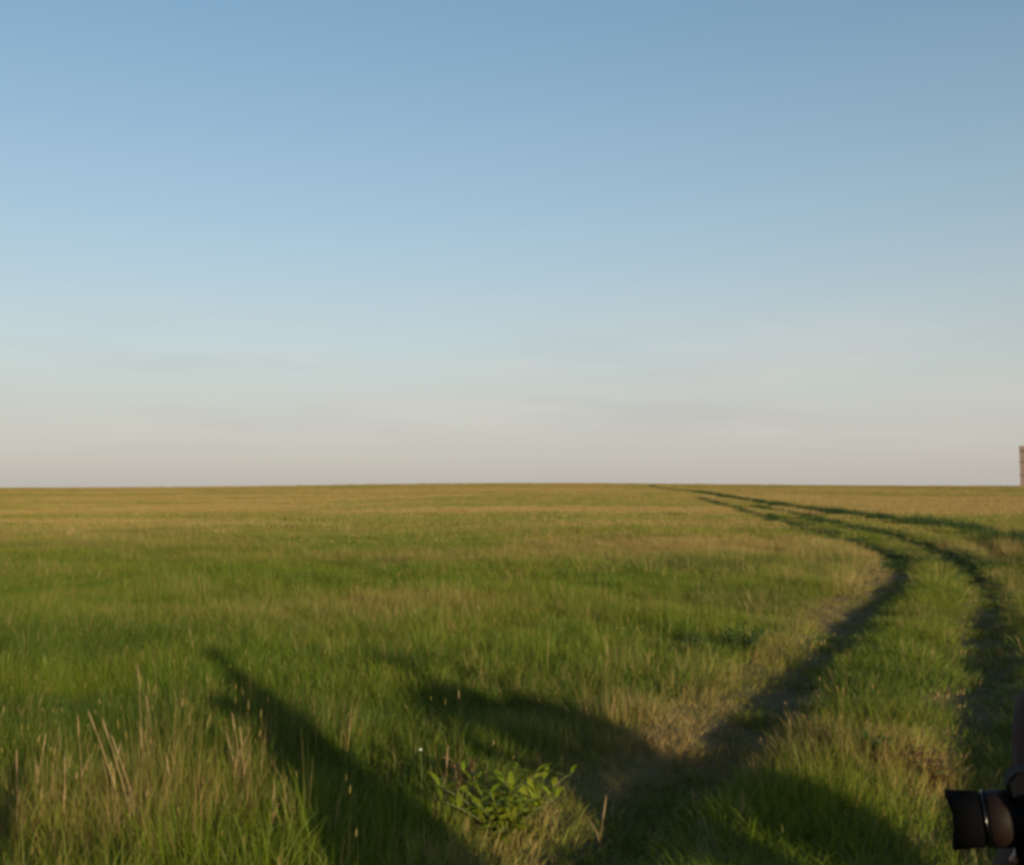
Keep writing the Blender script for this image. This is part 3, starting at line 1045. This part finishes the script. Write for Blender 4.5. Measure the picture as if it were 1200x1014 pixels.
grip = w2b((CAM_BODY[0] + 0.075, CAM_BODY[1] + 0.115, CAM_BODY[2] - 0.04), (PX, PY), FACE)
person('person in a dark jacket holding a black camera beside the wheel rut', 'people standing on the track', (PX, PY), FACE,
       [skin, jacket, denim, boots, hair_m, eye_m],
       {1: ((0.30, -0.02, 1.14), grip, (-0.45, 0.75, 0.35), (-1, 0.1, 0), 0.75),
        -1: ((-0.235, -0.13, 1.14), (-0.20, -0.10, 0.88), (0.05, 0.15, -1), (0.6, 0.5, 0), 0.35)}, voxel=0.009, look=-1.0, girth=1.12, coat=True)

person('person in a grey shirt holding both hands out, casting a shadow past the dry stalks', 'people standing on the track', (-0.33, -0.75), 0.0,
       [skin, shirt_g, denim, boots, hair_m, eye_m],
       {1: ((0.37, 0.12, 1.20), (0.28, 0.36, 1.38), (-0.2, 0.9, 0.3), (-1, 0, 0), 0.6),
        -1: ((-0.34, 0.10, 1.20), (-0.05, 0.34, 1.38), (0.2, 0.9, 0.3), (1, 0, 0), 0.6)}, height=1.72, voxel=0.014)

person('person with both hands on the hips whose broad shadow falls behind the green weed', 'people standing on the track', (2.80, 0.85), math.radians(12),
       [skin, shirt_b, khaki, boots, hair_m, eye_m],
       {1: ((0.43, -0.06, 1.16), (0.22, 0.06, 1.02), (-0.8, 0.5, -0.3), (-0.3, -1, 0), 0.4),
        -1: ((-0.43, -0.06, 1.16), (-0.22, 0.06, 1.02), (0.8, 0.5, -0.3), (0.3, -1, 0), 0.4)}, height=1.84, voxel=0.014, girth=1.25)

person('person in a khaki coat standing beside the one with hands on hips', 'people standing on the track', (3.32, 0.95), math.radians(5),
       [skin, khaki, denim, boots, hair_m, eye_m],
       {1: ((0.27, -0.04, 1.14), (0.26, 0.06, 0.90), (0, 0.2, -1), (-1, 0.2, 0), 0.35),
        -1: ((-0.27, -0.04, 1.14), (-0.26, 0.06, 0.90), (0, 0.2, -1), (1, 0.2, 0), 0.35)}, height=1.70, voxel=0.014, girth=1.2)

person('shorter person in a pale shirt with folded arms, whose shadow reaches the rut', 'people standing on the track', (4.05, -0.2), math.radians(25),
       [skin, shirt_w, denim, boots, hair_m, eye_m],
       {1: ((0.27, 0.06, 1.13), (0.0, 0.20, 1.17), (-1, 0.1, 0.1), (0, -1, 0), 0.3),
        -1: ((-0.27, 0.06, 1.12), (0.02, 0.23, 1.20), (1, 0.05, 0.1), (0, -1, 0), 0.3)}, height=1.52, voxel=0.014)

# ------------------------------------------------------------------ the black camera
rubber = principled('black_rubber', (0.003, 0.003, 0.0035), 0.85, noise=(300, (0.004, 0.004, 0.0045)), bump=0.2, spec=0.03)
plastic = principled('black_plastic', (0.003, 0.003, 0.0035), 0.65, spec=0.06)
brownp = principled('brown_zoom_ring', (0.012, 0.007, 0.005), 0.6, spec=0.1)
chrome = principled('polished_ring', (0.06, 0.057, 0.055), 0.22, metal=1.0)
glassm = principled('lens_glass', (0.01, 0.012, 0.02), 0.05, spec=0.8)
kam = empty('photo_camera', CAM_BODY)
tag(kam, 'black single-lens camera with a hooded lens held at chest height', 'camera')
# local axes: lens along -X, left side of the camera towards -Y
kam.rotation_euler = (0, math.radians(-7), math.radians(-20))


def lathe_x(prof, seg=36):
    """profile of (x, radius) turned about the X axis"""
    v, f = [], []
    for xx, rr in prof:
        for k in range(seg):
            a = 2 * math.pi * k / seg
            v.append((xx, rr * math.cos(a), rr * math.sin(a)))
    for i in range(len(prof) - 1):
        for k in range(seg):
            a = i * seg + k; b_ = i * seg + (k + 1) % seg
            f.append((a, a + seg, b_ + seg, b_))
    return mesh('lathe', v, f, True)


bm = bmesh.new()
prof = [(-0.005, -0.095), (-0.005, 0.032), (0.004, 0.040), (0.045, 0.040), (0.052, 0.032), (0.054, -0.095), (0.050, -0.106), (0.000, -0.106)]
va = [bm.verts.new((a, -0.066, b_)) for a, b_ in prof]
vb = [bm.verts.new((a, 0.072, b_)) for a, b_ in prof]
bm.faces.new(va); bm.faces.new(list(reversed(vb)))
for i in range(len(prof)):
    j = (i + 1) % len(prof)
    bm.faces.new((va[j], va[i], vb[i], vb[j]))
bmesh.ops.bevel(bm, geom=bm.edges[:], offset=0.0035, segments=2, affect='EDGES')
me = bpy.data.meshes.new('camera_body'); bm.to_mesh(me); bm.free()
body = link('camera_body', me, plastic, kam)
link('hand_grip', box(-0.030, 0.02, 0.045, 0.075, -0.100, 0.030, 0.009), rubber, kam)
# viewfinder hump with sloping shoulders
bm = bmesh.new()
hp_ = [(-0.030, 0.030), (-0.032, 0.052), (-0.018, 0.063), (0.030, 0.066), (0.062, 0.060), (0.066, 0.036), (0.06, 0.030)]
va = [bm.verts.new((a, -0.034 + max(0, b_ - 0.035) * 0.45, b_)) for a, b_ in hp_]
vb = [bm.verts.new((a, 0.034 - max(0, b_ - 0.035) * 0.45, b_)) for a, b_ in hp_]
bm.faces.new(va); bm.faces.new(list(reversed(vb)))
for i in range(len(hp_)):
    j = (i + 1) % len(hp_)
    bm.faces.new((va[j], va[i], vb[i], vb[j]))
bmesh.ops.bevel(bm, geom=bm.edges[:], offset=0.004, segments=2, affect='EDGES')
me = bpy.data.meshes.new('viewfinder_hump'); bm.to_mesh(me); bm.free()
hump = link('viewfinder_hump', me, plastic, kam)
link('hot_shoe', box(0.005, 0.028, -0.010, 0.010, 0.065, 0.069, 0.001), chrome, hump)
link('eyecup', box(0.060, 0.078, -0.019, 0.019, 0.035, 0.058, 0.004), rubber, hump)
link('screen', box(0.0535, 0.0565, -0.045, 0.028, -0.04, 0.022, 0.001), glassm, kam)
lens = link('lens_barrel', lathe_x([(-0.004, 0.031), (-0.012, 0.033), (-0.030, 0.033), (-0.032, 0.0345), (-0.060, 0.0345), (-0.062, 0.033), (-0.078, 0.033), (-0.078, 0.028), (-0.070, 0.026)]), plastic, kam)
link('zoom_ring', lathe_x([(-0.033, 0.0347), (-0.034, 0.0358), (-0.056, 0.0358), (-0.057, 0.0347)]), brownp, lens)
link('front_ring', lathe_x([(-0.0605, 0.0345), (-0.061, 0.0362), (-0.0628, 0.0362), (-0.0633, 0.0335)]), chrome, lens)
link('front_glass', lathe_x([(-0.069, 0.0268), (-0.073, 0.018), (-0.0745, 0.009), (-0.075, 0.0005)]), glassm, lens)
# petal hood: longer at top and bottom than at the sides
v, f = [], []
SEG = 48
for rr_, cut in ((0.0345, 0), (0.0375, 1), (0.0355, 1), (0.0325, 0)):
    for k in range(SEG):
        a = 2 * math.pi * k / SEG
        pet_ = 0.5 + 0.5 * math.cos(2 * a)
        xx = -0.066 - (0.034 + 0.007 * pet_) * cut
        v.append((xx, rr_ * math.sin(a), rr_ * math.cos(a)))
for i in range(3):
    for k in range(SEG):
        a = i * SEG + k; b_ = i * SEG + (k + 1) % SEG
        f.append((a, b_, b_ + SEG, a + SEG))
link('lens_hood', mesh('lens_hood', v, f, True), rubber, lens)
for s in (-1, 1):
    o = link('strap_lug', lathe_x([(-0.004, 0.004), (-0.004, 0.006), (0.004, 0.006), (0.004, 0.004)], 12), chrome, kam); o.location = (0.02, 0.066 * s + (0.006 if s > 0 else 0), 0.031)
print('grass points', n)
